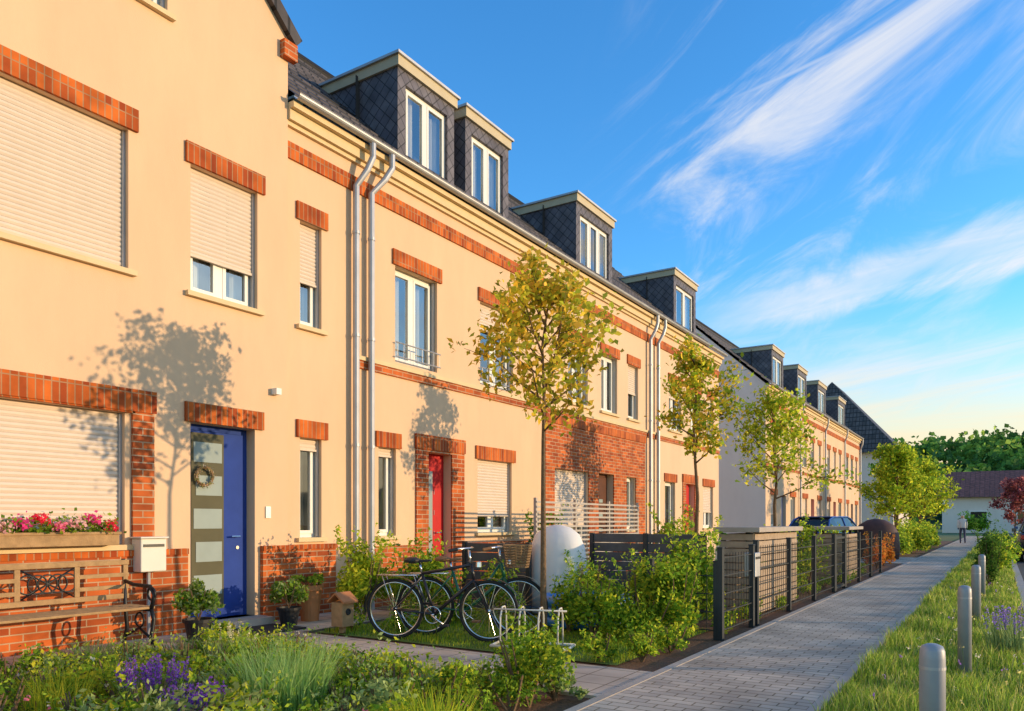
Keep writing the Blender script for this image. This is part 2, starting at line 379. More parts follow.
    if lintel:
        H.g('brick_lintels','soldier').box(x+.001,x+.035,y0-.07,y1+.10,z1+.002,z1+.24)
    if rail:
        q=H.g('window_railing','zinc')
        for zz in (z0+.08,z0+.30): q.tube([(x+.05,y0-.03,zz),(x+.05,y1+.03,zz)],.011,6)
        k=int((y1-y0)/.14)
        for i in range(k+1): q.tube([(x+.05,y0+(y1-y0)*i/k,z0+.08),(x+.05,y0+(y1-y0)*i/k,z0+.30)],.005,5)
def door(H,x,y0,y1,z0,z1,mat,style='plain',rec=.16):
    X=x-rec; f=H.g('front_door',mat)
    f.box(X-.06,X,y0,y0+.07,z0,z1); f.box(X-.06,X,y1-.07,y1,z0,z1); f.box(X-.06,X,y0+.07,y1-.07,z1-.07,z1)
    f.box(X-.05,X+.02,y0+.075,y1-.075,z0+.01,z1-.075)
    if style=='glass':
        H.g('door_panel','doorpanel').box(X+.02,X+.028,y0+.10,y1-.36,z0+.12,z1-.10)
        for k in range(5):
            a=z0+.30+k*.4; H.g('door_glass','frost').box(X+.028,X+.034,y0+.13+.03*(k%2),y1-.39,a,a+.24)
    elif style=='slit':
        H.g('door_glass','frost').box(X+.02,X+.028,y0+.2,y0+.3,z0+.5,z1-.3)
        for k in range(4): H.g('door_glass','frost').box(X+.02,X+.028,y0+.35,y1-.3,z0+.6+k*.35,z0+.68+k*.35)
    h=H.g('door_handle','chrome'); h.tube([(X+.02,y1-.16,z0+1.0),(X+.075,y1-.16,z0+1.0),(X+.075,y1-.28,z0+1.0)],.011,8); h.tube([(X+.018,y1-.16,z0+.86),(X+.03,y1-.16,z0+.86)],.022,12)
    H.g('door_step','kerb').box(x-.2,x+.32,y0-.05,y1+.05,0.03,z0)
ROOFK=.90
def roof(H,y0,y1,ex=.16,ez=6.93,rx=-4.5):
    g=H.g('roof','tile'); top=ez+ROOFK*(ex-rx)
    k=16
    for i in range(k):
        a=i/k; b=(i+1)/k
        xa=ex+(rx-ex)*a; xb=ex+(rx-ex)*b; za=ez+(top-ez)*a+.03; zb=ez+(top-ez)*b
        g.quad((xa,y0,za),(xa,y1,za),(xb,y1,zb+.0),(xb,y0,zb)); g.quad((xa,y0,za-.04),(xa,y1,za-.04),(xa,y1,za),(xa,y0,za))
    g.quad((rx,y0,top),(rx,y1,top),(-9.2,y1,ez),(-9.2,y0,ez))
    g.tube([(rx,y0,top),(rx,y1,top)],.1,8)
def cornice(H,y0,y1,x=0):
    c=H.g('cornice','cream')
    for z0,z1,d in((6.58,6.64,.05),(6.64,6.78,.10),(6.78,6.86,.17)): c.box(x-.05,x+d,y0,y1,z0,z1)
    g=H.g('gutter','zinc'); pts=[]
    for i in range(9):
        a=math.pi+math.pi*i/8; pts.append((x+.235+.06*math.cos(a),6.92+.06*math.sin(a)))
    for i in range(8):
        (a,b),(c2,d)=pts[i],pts[i+1]; g.quad((a,y0,b),(c2,y0,d),(c2,y1,d),(a,y1,b))
    g.tube([(x+.295,y0,6.92),(x+.295,y1,6.92)],.008,6)
def upband(H,y0,y1,x=0): H.g('brick_band','soldier').box(x+.001,x+.03,y0,y1,6.16,6.38)
def floorband(H,y0,y1,x=0):
    H.g('floor_band','cream').box(x+.001,x+.055,y0,y1,3.70,3.76); H.g('brick_band','brick').box(x+.001,x+.03,y0,y1,3.58,3.70)
def dormer(H,y0,y1,n=2,top=9.12,xf=-.42):
    s=H.g('dormer_cladding','slate'); xb=-3.0; zw=top-.24
    a,b=y0+.2,y1-.2
    hole=[(a,b,7.40,8.66)]
    wallh(s,xf,y0,y1,6.9,zw,hole,.1)
    s.quad((xf,y0,6.9),(xf,y0,zw),(xb,y0,zw),(xb,y0,6.9)); s.quad((xf,y1,6.9),(xb,y1,6.9),(xb,y1,zw),(xf,y1,zw))
    window(H,xf,a,b,7.40,8.66,n,0,1,lintel=False,rec=.06)
    t=H.g('dormer_trim','dtrim'); t.box(xb,xf+.05,y0-.04,y1+.04,zw,zw+.17)
    H.g('dormer_flashing','zinc').box(xb,xf+.09,y0-.08,y1+.08,zw+.171,zw+.215)
    H.g('dormer_flashing','zinc').box(xf+.002,xf+.06,y0-.03,y1+.03,7.28,7.32)
def downpipe(H,y,dy=0,top=6.86):
    g=H.g('downpipe','zinc')
    g.tube([(.24,y+dy,top),(.24,y+dy,6.66),(.2,y+dy*.6,6.45),(.10,y,6.2),(.10,y,3.0),(.10,y,.0)],.048,12)
    for z in(.9,2.4,4.0,5.5): g.tube([(.10,y,z),(.10,y,z+.04)],.058,12)
def body(H,y0,y1,side0=None,side1=None,mat='plaster'):
    g=H.g('rear_wall',mat); g.quad((-9,y0,0),(-9,y1,0),(-9,y1,6.9),(-9,y0,6.9))
    for s in(side0,side1):
        if s is None: continue
        w=H.g('gable_wall','plaster_side'); w.add([(0,s,0),(-9,s,0),(-9,s,6.93),(-4.5,s,11.0),(0,s,6.93)],[(0,1,2,3,4)])

# ---- house 1
H=House('corner_gable_house',3.4)
A=.06
holes=[(2.0,4.68,4.02,5.55),(5.43,6.38,3.98,5.48),(1.9,4.64,1.05,2.48),(5.43,6.34,.12,2.47)]
w=H.g('walls','plaster'); wallh(w,A,-2.5,6.87,0,6.9,holes,.2)
w.quad((A,6.87,0),(-3,6.87,0),(-3,6.87,7.7),(A,6.87,7.7))
wallh(w,A,-2.0,6.2,6.9,8.3,[(4.55,5.14,7.05,8.2)],.2)
w.add([(A,6.2,6.9),(A,6.87,6.9),(A,6.87,7.7),(A,6.2,8.3)],[(0,1,2,3)])
w.add([(A,-2.0,8.3),(A,6.2,8.3),(A,2.1,12.0)],[(0,1,2)])
holes2=[(7.13,7.52,3.97,5.40),(7.13,7.52,1.08,2.45)]
wallh(w,0,6.87,8.2,0,6.9,holes2,.2)
window(H,A,2.0,4.68,4.02,5.55,2,1.0,0); window(H,A,5.43,6.38,3.98,5.48,2,.68,1); window(H,A,4.55,5.14,7.05,8.2,1,0,1,lintel=False)
window(H,A,1.9,4.64,1.05,2.48,2,1.0,0)
window(H,0,7.13,7.52,3.97,5.40,1,.55,1); window(H,0,7.13,7.52,1.08,2.45,1,.1,1)
door(H,A,5.43,6.34,.12,2.47,'blue','glass')
s=H.g('brick_lintels','soldier'); s.box(A+.001,A+.035,5.35,6.46,2.472,2.70)
s.box(A+.036,A+.05,1.6,4.98,2.50,2.74)
b=H.g('brick_plinth','brick')
b.box(A+.001,A+.035,4.712,4.96,1.0,2.499)
b.box(A+.001,A+.06,-2.5,5.36,.0,.93); b.box(A+.001,A+.06,6.42,6.93,.0,.93); b.box(.001,.05,6.931,7.75,.0,.93)
s.box(A+.001,A+.075,-2.5,5.36,.931,.995); s.box(A+.001,A+.075,6.42,6.94,.931,.995); s.box(.001,.07,6.945,7.76,.931,.995)
cp=H.g('gable_coping','tile'); 
cp.prism([(6.95,7.62),(7.05,7.74),(2.1,12.25),(2.1,12.05)],-3,A+.08,'x')
H.g('brick_plinth','brick').box(A+.001,A+.09,6.74,6.96,7.40,7.62)
roofg=H.g('roof','tile'); roofg.quad((A,6.87,7.72),(A,2.1,12.02),(-6,2.1,12.02),(-6,6.87,7.72))
roofg.quad((A,-2.7,7.72),(A,2.1,12.02),(-6,2.1,12.02),(-6,-2.7,7.72))
upband(H,6.88,8.2); cornice(H,6.875,8.2); roof(H,6.9,8.2)
H.g('house_light','white').box(A,A+.1,6.6,6.68,2.95,3.03)
H.g('door_bell_plate','zinc').box(A,A+.015,6.50,6.58,1.35,1.5)
body(H,-2.5,8.2,-2.5); H.done()
# ---- house 2
H=House('terraced_house',8.2)
holes=[(9.06,10.12,3.82,5.34),(11.38,12.5,3.82,5.34),(8.68,9.08,1.08,2.45),(9.86,10.5,.12,2.46),(11.3,12.45,1.1,2.45)]
wallh(H.g('walls','plaster'),0,8.2,13.7,0,6.9,holes,.2)
window(H,0,9.06,10.12,3.82,5.34,2,0,1,rail=True,sill=False); window(H,0,11.38,12.5,3.82,5.34,2,.3,1,rail=True,sill=False)
window(H,0,8.68,9.08,1.08,2.45,1,.08,1); window(H,0,11.3,12.45,1.1,2.45,2,.75,1)
door(H,0,9.86,10.5,.12,2.46,'red','slit')
b=H.g('brick_surround','brick'); wallh(b,.03,9.55,10.86,0,2.5,[(9.86,10.5,.12,2.46)],.03,.029)
H.g('brick_lintels','soldier').box(.001,.045,9.53,10.88,2.502,2.74)
upband(H,8.2,13.7); floorband(H,8.2,13.7); cornice(H,8.2,13.7); roof(H,8.2,13.7)
b.box(.001,.04,8.55,9.54,0,.93); b.box(.001,.04,10.87,13.7,0,.93)
dormer(H,9.6,11.15); dormer(H,11.5,12.98)
downpipe(H,8.1,.2); downpipe(H,8.42,.3); body(H,8.2,13.7); H.done()
# ---- house 3
H=House('terraced_house',13.7)
holes=[(14.75,15.7,3.95,5.34),(16.4,17.3,3.95,5.34),(17.95,18.6,3.95,5.34),(14.1,15.7,.25,2.45),(16.2,17.05,.12,2.46),(17.8,18.4,1.1,2.45)]
wallh(H.g('walls','plaster2'),0,13.7,19.5,0,6.9,holes,.2)
wallh(H.g('brick_ground_floor','brick'),.03,13.72,19.0,0,3.40,holes[3:],.03,.029)
H.g('brick_band','soldier').box(.001,.05,13.7,19.02,3.402,3.575)
window(H,0,14.75,15.7,3.95,5.34,2,.2,1); window(H,0,16.4,17.3,3.95,5.34,2,.0,1); window(H,0,17.95,18.6,3.95,5.34,1,.5,1)
window(H,0,14.1,15.7,.25,2.45,2,.55,1,sill=False,lintel=False); window(H,0,17.8,18.4,1.1,2.45,1,0,2,lintel=False)
door(H,0,16.2,17.05,.12,2.46,'brown','slit')
upband(H,13.7,19.5); floorband(H,13.7,19.5); cornice(H,13.7,19.5); roof(H,13.7,19.5)
dormer(H,15.92,17.9,3); body(H,13.7,19.5); downpipe(H,19.2,.15); downpipe(H,19.75,.15); H.done()
# ---- house 4
H=House('terraced_house',19.5)
holes=[(20.8,21.8,3.95,5.34),(22.6,23.5,3.95,5.34),(24.2,24.8,3.95,5.34),(20.5,21.3,1.1,2.45),(22.15,22.95,.12,2.46),(23.8,24.8,1.1,2.45)]
wallh(H.g('walls','plaster2'),0,19.5,25.4,0,6.9,holes,.2)
for h,n in zip(holes[:4]+holes[5:],(2,2,1,1,2)): window(H,0,*h,n,random.choice([0,.3,.6]),1)
door(H,0,22.15,22.95,.12,2.46,'red','slit')
wallh(H.g('brick_surround','brick'),.03,21.9,23.2,0,2.5,[holes[4]],.03,.029); H.g('brick_lintels','soldier').box(.001,.045,21.88,23.22,2.502,2.74)
H.g('brick_plinth','brick').box(.001,.04,19.5,21.89,0,.93)
upband(H,19.5,25.4); floorband(H,19.5,25.4); cornice(H,19.5,25.45); roof(H,19.5,25.55)
dormer(H,22.3,24.3,2); body(H,19.5,25.4,None,25.4); H.done()
# ---- second row
for i in range(4):
    y=31.5+6.1*i; H=House('terraced_house',y)
    hs=[(y+.8,y+1.7,3.95,5.34),(y+2.6,y+3.5,3.95,5.34),(y+4.4,y+5.2,3.95,5.34),(y+.8,y+1.8,1.1,2.45),(y+2.7,y+3.5,.12,2.46),(y+4.3,y+5.3,1.1,2.45)]
    wallh(H.g('walls','plaster2'),0,y,y+6.1,0,6.9,hs,.2)
    for h in hs[:4]+hs[5:]: window(H,0,*h,2,random.choice([0,.3,.6,1]),1)
    door(H,0,*hs[4],random.choice(['red','blue','brown']),'slit')
    upband(H,y,y+6.1); floorband(H,y,y+6.1); cornice(H,y-(.1 if i==0 else 0),y+6.1); roof(H,y-(.15 if i==0 else 0),y+6.1)
    d=[(34.2,36.3),(39.2,41.3),(44.2,46.5),(50.4,52.9)][i]; dormer(H,*d,2)
    body(H,y,y+6.1,y if i==0 else None,y+6.1 if i==3 else None); downpipe(H,y+6.0,.0)
    H.done()
# ---- third house with dark steep roof
H=House('dark_roof_house',66)
g=H.g('walls','plaster_side'); g.box(-9,1,66,78,0,7)
H.g('roof','tile').add([(1.6,65.4,6.8),(-9.6,65.4,6.8),(-9.6,78.6,6.8),(1.6,78.6,6.8),(-4,69,13.2),(-4,75,13.2)],[(0,1,4),(1,2,5,4),(2,3,5),(3,0,4,5)])
for yy in(67,70,73,76): window(H,1.13,yy,yy+1.1,4,5.4,2,0,1,lintel=False,rec=.1)
H.done()
# ---- white hall at the end of the street
H=House('white_bungalow',104)
H.g('walls','plaster_side').box(2.2,34,104,114,0,4.3)
H.g('roof','redtile').add([(1.4,103.2,4.2),(35,103.2,4.2),(35,115,4.2),(1.4,115,4.2),(2.0,109,7.5),(34,109,7.5)],[(0,1,5,4),(2,3,4,5),(3,0,4),(1,2,5)])
for k in range(6):
    xx=5+k*4.6; H.g('window_frames','white').box(xx,xx+1.8,103.9,103.99,1.0,2.6); H.g('window_panes','carglass').box(xx+.1,xx+1.7,103.87,103.895,1.1,2.5)
H.done()

# ------------------------------------------------------------ background hill and forest
def hz(x,y): return 24*np.exp(-((y-300)/75)**2)*(.84+.10*np.sin(x*.012+2.2)+.06*np.sin(x*.05))
g=G(); nx,ny=60,24
for j in range(ny+1):
    for i in range(nx+1):
        x=-260+620*i/nx; y=150+330*j/ny; g.v.append((x,y,float(hz(x,y))-.6))
for j in range(ny):
    for i in range(nx):
        a=j*(nx+1)+i; g.f.append((a,a+1,a+nx+2,a+nx+1))
obj('hill',g,basic('hill_ground',(.03,.06,.02),.95),smooth=True)
T=1300; tx=rng.uniform(-100,170,T); ty=rng.uniform(175,305,T); tz=hz(tx,ty); tr=rng.uniform(2.4,4.6,T)
P=[];C=[]
tc=pal(T,[(.10,.19,.04),(.16,.26,.045),(.24,.33,.055),(.08,.15,.045)],.3)
for k in range(T):
    m=55; q=unit(rng.normal(size=(m,3)))*tr[k]*rng.uniform(.75,1.05,(m,1)); q[:,2]*=1.15
    q+=np.sin(q*1.7)*.5; P.append(q+np.array([tx[k],ty[k],tz[k]+tr[k]*.8+1])); C.append(tc[k]*rng.uniform(.65,1.3,(m,1)))
leaves('forest',np.concatenate(P),1.7,np.concatenate(C),asp=.8)

# ------------------------------------------------------------ trees
def tree(name,x,y,h,cb,cr,n,size,cs,r0=.045,nb=16,flat=1.0,droop=0):
    e=empty(name,(x,y,0)); g=G(); tips=[]
    pts=[Vector((0,0,-.05))]; k=7
    for i in range(1,k+1):
        pts.append(Vector((random.gauss(0,.03),random.gauss(0,.03),h*.94*i/k)))
    g.tube(pts,[r0*(1-.8*i/k) for i in range(k+1)],8)
    def at(z):
        f=z/(h*.94)*k; i=min(int(f),k-1); return pts[i].lerp(pts[i+1],min(1,f-i))
    for b in range(nb):
        f=(b+.5)/nb; z=cb+(h*.93-cb)*f; a=b*2.4+random.uniform(-.4,.4)
        L=cr*(1.15-.85*f)*random.uniform(.7,1.25) if f>.15 else cr*random.uniform(.5,.95)
        d=Vector((math.cos(a),math.sin(a),random.uniform(.35,.8)+f*.5-droop)).normalized()
        p0=at(z); p1=p0+d*L*.5; p2=p0+d*L+Vector((0,0,.10*L))
        g.tube([p0,p1,p2],[r0*.36,r0*.22,r0*.08],5); tips+=[(p1,.6),(p2,1)]
        for _ in range(4):
            q=p0.lerp(p2,random.uniform(.3,.95)); dd=(d+Vector((random.gauss(0,.7),random.gauss(0,.7),random.gauss(.1,.4)))).normalized()
            q2=q+dd*L*random.uniform(.3,.55); g.tube([q,q2],[r0*.14,r0*.05],4); tips+=[(q2,1),(q.lerp(q2,.5),.7)]
    obj('trunk_and_limbs',g,'bark',e,smooth=True)
    w=np.array([t[1] for t in tips]); i=rng.choice(len(tips),n,p=w/w.sum()); Cn=np.array([t[0][:] for t in tips])
    P=Cn[i]+rng.normal(size=(n,3))*cr*.095*np.array([1,1,.85])
    shade=rng.uniform(.65,1.35,len(tips))
    leaves('foliage',P,size,pal(n,cs)*shade[i][:,None],e,asp=.6)
    return e
tree('street_tree',3.8,7.2,4.05,2.25,1.0,3300,.085,GOLD+[(.38,.42,.04)],.04,18)
tree('street_tree',3.8,12.1,4.25,2.2,.85,2600,.09,LIME+GOLD,.045,16)
tree('street_tree',3.8,17.4,4.1,1.75,1.2,3200,.10,LIME+[(.5,.45,.04)],.05,17)
tree('lime_tree',4.3,36,4.4,1.3,1.5,6000,.15,LIME,.09,26)
tree('lime_tree',4.4,46,4.5,1.3,1.6,5500,.17,LIME,.09,26)
tree('lime_tree',1.8,60,6.0,1.8,1.8,4500,.24,LIME+GRN,.12,26)
tree('red_leaf_tree',8.9,64,4.2,1.0,1.5,3000,.2,[(.26,.07,.08),(.38,.14,.12),(.16,.05,.05)],.08,18)
for x,y,s in((15,98,1.0),(5.5,99,.7),(25,99,.8)): bush('garden_shrub',x,y,3*s,1.5,3.2*s,1300,.35,GRN)

# ------------------------------------------------------------ garden fixtures
# bench
e=empty('park_bench',(.80,3.62,.028),math.radians(-90))
g=G()
for i in range(5): g.box(-.78,.78,-.22+i*.088,-.22+i*.088+.07,.42,.445)
obj('seat',g,'wood',e,bevel=.006)
g=G(); 
for z in(.50,.84): g.box(-.78,.78,-.275,-.25,z,z+.05)
g.box(-.78,-.28,-.275,-.25,.60,.64); g.box(.28,.78,-.275,-.25,.60,.64); g.box(-.78,-.28,-.275,-.25,.72,.76); g.box(.28,.78,-.275,-.25,.72,.76)
for q in(-.77,-.29,.24,.72): g.box(q,q+.05,-.274,-.251,.551,.839)
obj('backrest',g,'wood',e,bevel=.004)
g=G()
for k in range(5):
    g.ring((-.18+.09*k,-.262,.695),.085,.008,'y',6,20)
for s in(-1,1): g.tube([(-.235*s,-.262,.56),(0,-.262,.695),(.235*s,-.262,.83)],.008,6)
for sx in(-.74,.74):
    g.tube([(sx,.25,0),(sx,.2,.15),(sx,.24,.32),(sx,.2,.42)],.02,8); g.tube([(sx,-.3,0),(sx,-.22,.2),(sx,-.25,.42),(sx,-.29,.90)],.02,8)
    g.tube([(sx,.2,.41),(sx,-.25,.41)],.018,8); g.tube([(sx,.2,.42),(sx,.25,.56),(sx,.18,.64),(sx,-.1,.645),(sx,-.27,.68)],.02,8)
    g.ring((sx,.2,.57),.06,.012,'x'); g.tube([(sx,.22,.12),(sx,0,.22),(sx,-.25,.12)],.014,6); g.ring((sx,0,.30),.07,.01,'x')
obj('cast_iron_frame',g,'iron',e,smooth=True)
# window flower box
e=empty('window_flower_box',(.20,3.7,1.06)); g=G(); g.box(-.09,.09,-.75,.75,0,.13); g.box(-.1,.1,-.77,.77,.11,.14); obj('planter',g,'wood',e,bevel=.006)
n=1300; P=np.stack([rng.normal(0,.07,n),rng.uniform(-.75,.75,n),.13+np.abs(rng.normal(0,.07,n))],1); leaves('foliage',P,.045,pal(n,GRN),e,asp=.7)
n=950; b=rng.integers(0,9,n); P=np.stack([rng.normal(0.03,.06,n),-.68+b*.17+rng.normal(0,.035,n),.23+rng.normal(0,.03,n)+.04*np.sin(b*2.1),],1); cc=np.array([(.75,.05,.10),(.85,.30,.45),(.80,.5,.5),(.75,.08,.30)])[b%4]; leaves('flowers',P,.038,cc,e,asp=.9)
# mailbox
e=empty('mailbox',(.16,4.85,.76)); g=G(); g.box(-.08,.10,-.15,.15,.0,.36); obj('body',g,'box',e,bevel=.012)
g=G(); g.box(.101,.108,-.12,.12,.27,.30); obj('slot',g,'black',e); g=G(); g.box(-.09,.125,-.165,.165,.362,.38); obj('lid',g,'box',e,bevel=.005)
g=G(); g.tube([(0,0,-.74),(0,0,0)],.02,8); obj('post',g,'zinc',e)
g=G(); g.box(-.3,.3,-.4,.4,0,.02); obj('door_mat',g,'rubber',loc=(.75,5.9,.03),bevel=.006)
# wreath
e=empty('door_wreath',(-.03,5.68,1.85)); g=G(); g.ring((0,0,0),.11,.018,'x',8,24); obj('ring',g,'wicker',e)
n=240; a=rng.uniform(0,6.28,n); P=np.stack([rng.normal(.01,.012,n),.11*np.cos(a)+rng.normal(0,.016,n),.11*np.sin(a)+rng.normal(0,.016,n)],1); leaves('foliage',P,.032,pal(n,[(.4,.28,.14),(.6,.5,.38),(.25,.28,.1)]),e)
def pot(x,y,r,h,mat,ph,cs=GRN,n=700,size=.06,name='potted_plant',flower=None,pr=1.5):
    e=empty(name,(x,y,.028)); g=G(); g.lathe([(r*.7,0),(r*.95,h*.85),(r*1.08,h*.86),(r*1.1,h),(r*.95,h),(r*.9,h*.9)],k=20); obj('pot',g,mat,e,smooth=False)
    P,i=clumpcloud(n,r*pr,r*pr,ph*.6,8); P[:,2]+=h; leaves('foliage',P,size,pal(n,cs)*rng.uniform(.7,1.2,8)[i][:,None],e,asp=.5)
    g=G()
    for k in range(6):
        a=k; g.tube([(0,0,h*.9),(math.cos(a)*r*.8,math.sin(a)*r*.8,h+ph*.6)],.006,4)
    obj('stems',g,'bark',e)
pot(.80,5.02,.15,.24,'black',.52,SAGE+GRN,n=900,pr=1.8)
pot(.60,6.42,.14,.22,'black',.46,SAGE+GRN,n=900,pr=1.7)
pot(.50,6.85,.16,.46,'terracotta',.16,n=250)
bush('garden_shrub',.95,7.35,.5,.5,1.15,3600,.07,LIME)
bush('garden_shrub',1.25,8.1,.6,.5,1.1,2600,.07,LIME+GRN)
# wooden bird house post
e=empty('wooden_bird_feeder',(1.62,6.32,.02)); g=G(); g.box(-.09,.09,-.09,.09,.08,.36); g.box(-.03,.03,-.03,.03,0,.08); obj('box',g,'wood',e,bevel=.005)
g=G(); g.prism([(-.13,.35),(0,.45),(.13,.35),(.13,.375),(0,.475),(-.13,.375)],-.12,.12); obj('roof',g,'terracotta',e); g=G(); g.ring((.091,0,.25),.03,.01,'x'); g.tube([(.09,0,.25),(.092,0,.25)],.03,12); obj('entrance_hole',g,'black',e)

# bicycles
def bicycle(x,y,rz,fm,basket=False):
    e=empty('bicycle',(x,y,.02),rz); R=.33
    t=G();rim=G();sp=G()
    for cx in(-.53,.53):
        t.ring((cx,0,R),R-.015,.017,'y',8,40); rim.ring((cx,0,R),R-.04,.010,'y',6,40)
        for k in range(24):
            a=k*math.pi/12; sp.tube([(cx,.02*(-1)**k,R),(cx+(R-.045)*math.cos(a),0,R+(R-.045)*math.sin(a))],.0014,3,cap=False)
        rim.tube([(cx,-.05,R),(cx,.05,R)],.022,8)
    obj('tires',t,'rubber',e,smooth=True); obj('rims',rim,'chrome',e,smooth=True); obj('spokes',sp,'chrome',e)
    f=G(); BB=(-.08,0,.28); ST=(-.22,0,.72); HT=(.33,0,.82); HB=(.37,0,.66); RA=(-.53,0,R); FA=(.53,0,R)
    f.tube([BB,ST],.017,8); 
    if basket: f.tube([BB,(.1,0,.42),HB],.02,8); f.tube([(-.13,0,.45),(.12,0,.52),HT],.015,8)
    else: f.tube([BB,HB],.02,8); f.tube([ST,HT],.017,8)
    f.tube([HT,HB],.02,8)
    for s in(-1,1):
        f.tube([(BB[0],.02*s,BB[2]),(RA[0],.05*s,RA[2])],.010,6); f.tube([(ST[0],.02*s,ST[2]-.03),(RA[0],.05*s,RA[2])],.009,6)
        f.tube([(HB[0],.03*s,HB[2]-.01),(HB[0]+.03,.045*s,.6),(FA[0],.05*s,FA[2])],.011,6)
    for cx,a0,a1 in((-.53,.2,3.3),(.53,.5,3.0)):
        m=14; 
        for k in range(m):
            a=a0+(a1-a0)*k/m; b=a0+(a1-a0)*(k+1)/m; q=R+.025
            f.quad((cx+q*math.cos(a),-.028,R+q*math.sin(a)),(cx+q*math.cos(b),-.028,R+q*math.sin(b)),(cx+q*math.cos(b),.028,R+q*math.sin(b)),(cx+q*math.cos(a),.028,R+q*math.sin(a)))
    obj('frame',f,fm,e,smooth=True)
    c=G(); c.tube([ST,(-.25,0,.84)],.012,8); c.tube([HT,(.31,0,.98)],.013,8)
    c.tube([(.18,-.29,.98),(.27,-.24,1.0),(.33,-.08,1.0),(.33,.08,1.0),(.27,.24,1.0),(.18,.29,.98)],.011,8)
    c.tube([(-.08,-.09,.28),(-.08,.09,.28)],.012,8); c.tube([(-.08,-.09,.28),(.05,-.09,.18)],.01,6); c.tube([(-.08,.09,.28),(-.21,.09,.38)],.01,6)
    c.ring((-.08,-.06,.28),.09,.006,'y',6,24)
    for s in(-1,1): c.tube([(-.27,.05*s,.70),(-.72,.06*s,.70)],.006,5); c.tube([(-.66,.06*s,.70),(-.53,.05*s,.33)],.005,5)
    for k in range(5): c.tube([(-.3-.1*k,-.06,.70),(-.3-.1*k,.06,.70)],.005,5)
    c.tube([(-.08,.04,.26),(-.12,.2,.02)],.008,5)
    obj('handlebar_crank_and_rack',c,'chrome',e,smooth=True)
    s=G(); s.prism([(-.40,.85),(-.38,.89),(-.26,.87),(-.12,.875),(-.11,.855),(-.25,.835)],-.025,.025); s.lathe([(.03,.83),(.09,.845),(.095,.87),(.05,.895)],(-.33,0,0),14)
    for q in(-1,1): s.tube([(.17,.29*q,.978),(.26,.245*q,.998)],.018,8)
    s.box(.02,.12,-.15,-.08,.165,.19); s.box(-.27,-.15,.08,.15,.37,.395)
    obj('saddle_grips_and_pedals',s,'tan' if basket else 'black',e,bevel=.006)
    l=G(); l.lathe([(.01,0),(.035,.0),(.03,.05),(.01,.06)],(.42,0,.80),10); obj('lamp',l,'chrome',e)
    if basket:
        b=G(); m=16
        for k in range(m):
            a=2*math.pi*k/m; b.tube([(.52+.12*math.cos(a),.15*math.sin(a),.78),(.52+.16*math.cos(a),.2*math.sin(a),1.02)],.005,4)
        for q in range(9):
            z=.78+q*.03; r=.12+.04*q/8; b.tube([(.52+r*math.cos(2*math.pi*k/20),r*1.25*math.sin(2*math.pi*k/20),z) for k in range(20)],.007,5,close=True)
        b.lathe([(.11,0),(.12,.01)],(.52,0,.775),16,1.2)
        obj('basket',b,'wicker',e)
    return e
bicycle(2.92,6.50,math.radians(20),'bikeblack'); bicycle(3.0,6.95,math.radians(26),'bikegreen',True)
e=empty('bicycle_rack',(4.0,6.62,.015),math.radians(15)); g=G()
g.tube([(-.4,-.15,.03),(.4,-.15,.03)],.015,8); g.tube([(-.4,.15,.03),(.4,.15,.03)],.015,8); g.tube([(-.4,-.15,.03),(-.4,.15,.03)],.015,8); g.tube([(.4,-.15,.03),(.4,.15,.03)],.015,8)
for k in range(4):
    x=-.3+k*.2; g.tube([(x,-.15,.03),(x,-.14,.32),(x,-.08,.42),(x,.0,.42),(x,.05,.34),(x,.06,.03)],.009,8)
g.tube([(-.38,-.1,.40),(.38,-.1,.40)],.009,8)
obj('tubes',g,'box',e,smooth=True)

# steel mesh fence along the path
def meshfence(name,p0,p1,h,gate=False):
    e=empty(name,(p0[0],p0[1],0)); d=Vector((p1[0]-p0[0],p1[1]-p0[1],0)); L=d.length; d.normalize(); e.rotation_euler=(0,0,math.atan2(d.y,d.x))
    g=G(); n=max(1,round(L/1.6))
    for i in range(n+1):
        x=L*i/n; g.box(x-.035,x+.035,-.03,.03,0,h+.06); g.box(x-.04,x+.04,-.034,.034,h+.06,h+.075)
    obj('posts',g,'fence',e,bevel=.003)
    g=G(); k=int(L/.11)
    for i in range(k): g.box(L*i/k,L*i/k+.006,-.003,.003,.08,h)
    z=.1
    while z<=h: 
        g.box(0,L,-.010,-.004,z,z+.010); g.box(0,L,.004,.010,z,z+.010); z+=.2
    if gate: g.box(0,L,-.02,.02,h-.02,h+.02); g.box(0,L,-.02,.02,.05,.09)
    obj('mesh_panels',g,'fence',e)
meshfence('garden_fence',(5.42,8.26),(5.42,9.5),.95); meshfence('garden_fence',(5.42,9.7),(5.42,15.0),1.0); meshfence('garden_gate',(5.42,15.1),(5.42,16.1),1.0,True); meshfence('garden_fence',(5.42,16.2),(5.42,21.5),1.0)
meshfence('garden_fence',(5.38,8.26),(4.6,8.26),.8)
e=empty('fence_letter_box',(5.40,9.6,.62)); g=G(); g.box(-.07,.07,-.11,.11,0,.30); obj('body',g,'zinc',e,bevel=.01); g=G(); g.box(.071,.076,-.1,.1,.22,.25); obj('slot',g,'black',e); g=G(); g.box(-.02,.02,-.02,.02,-.62,0); obj('post',g,'fence',e)
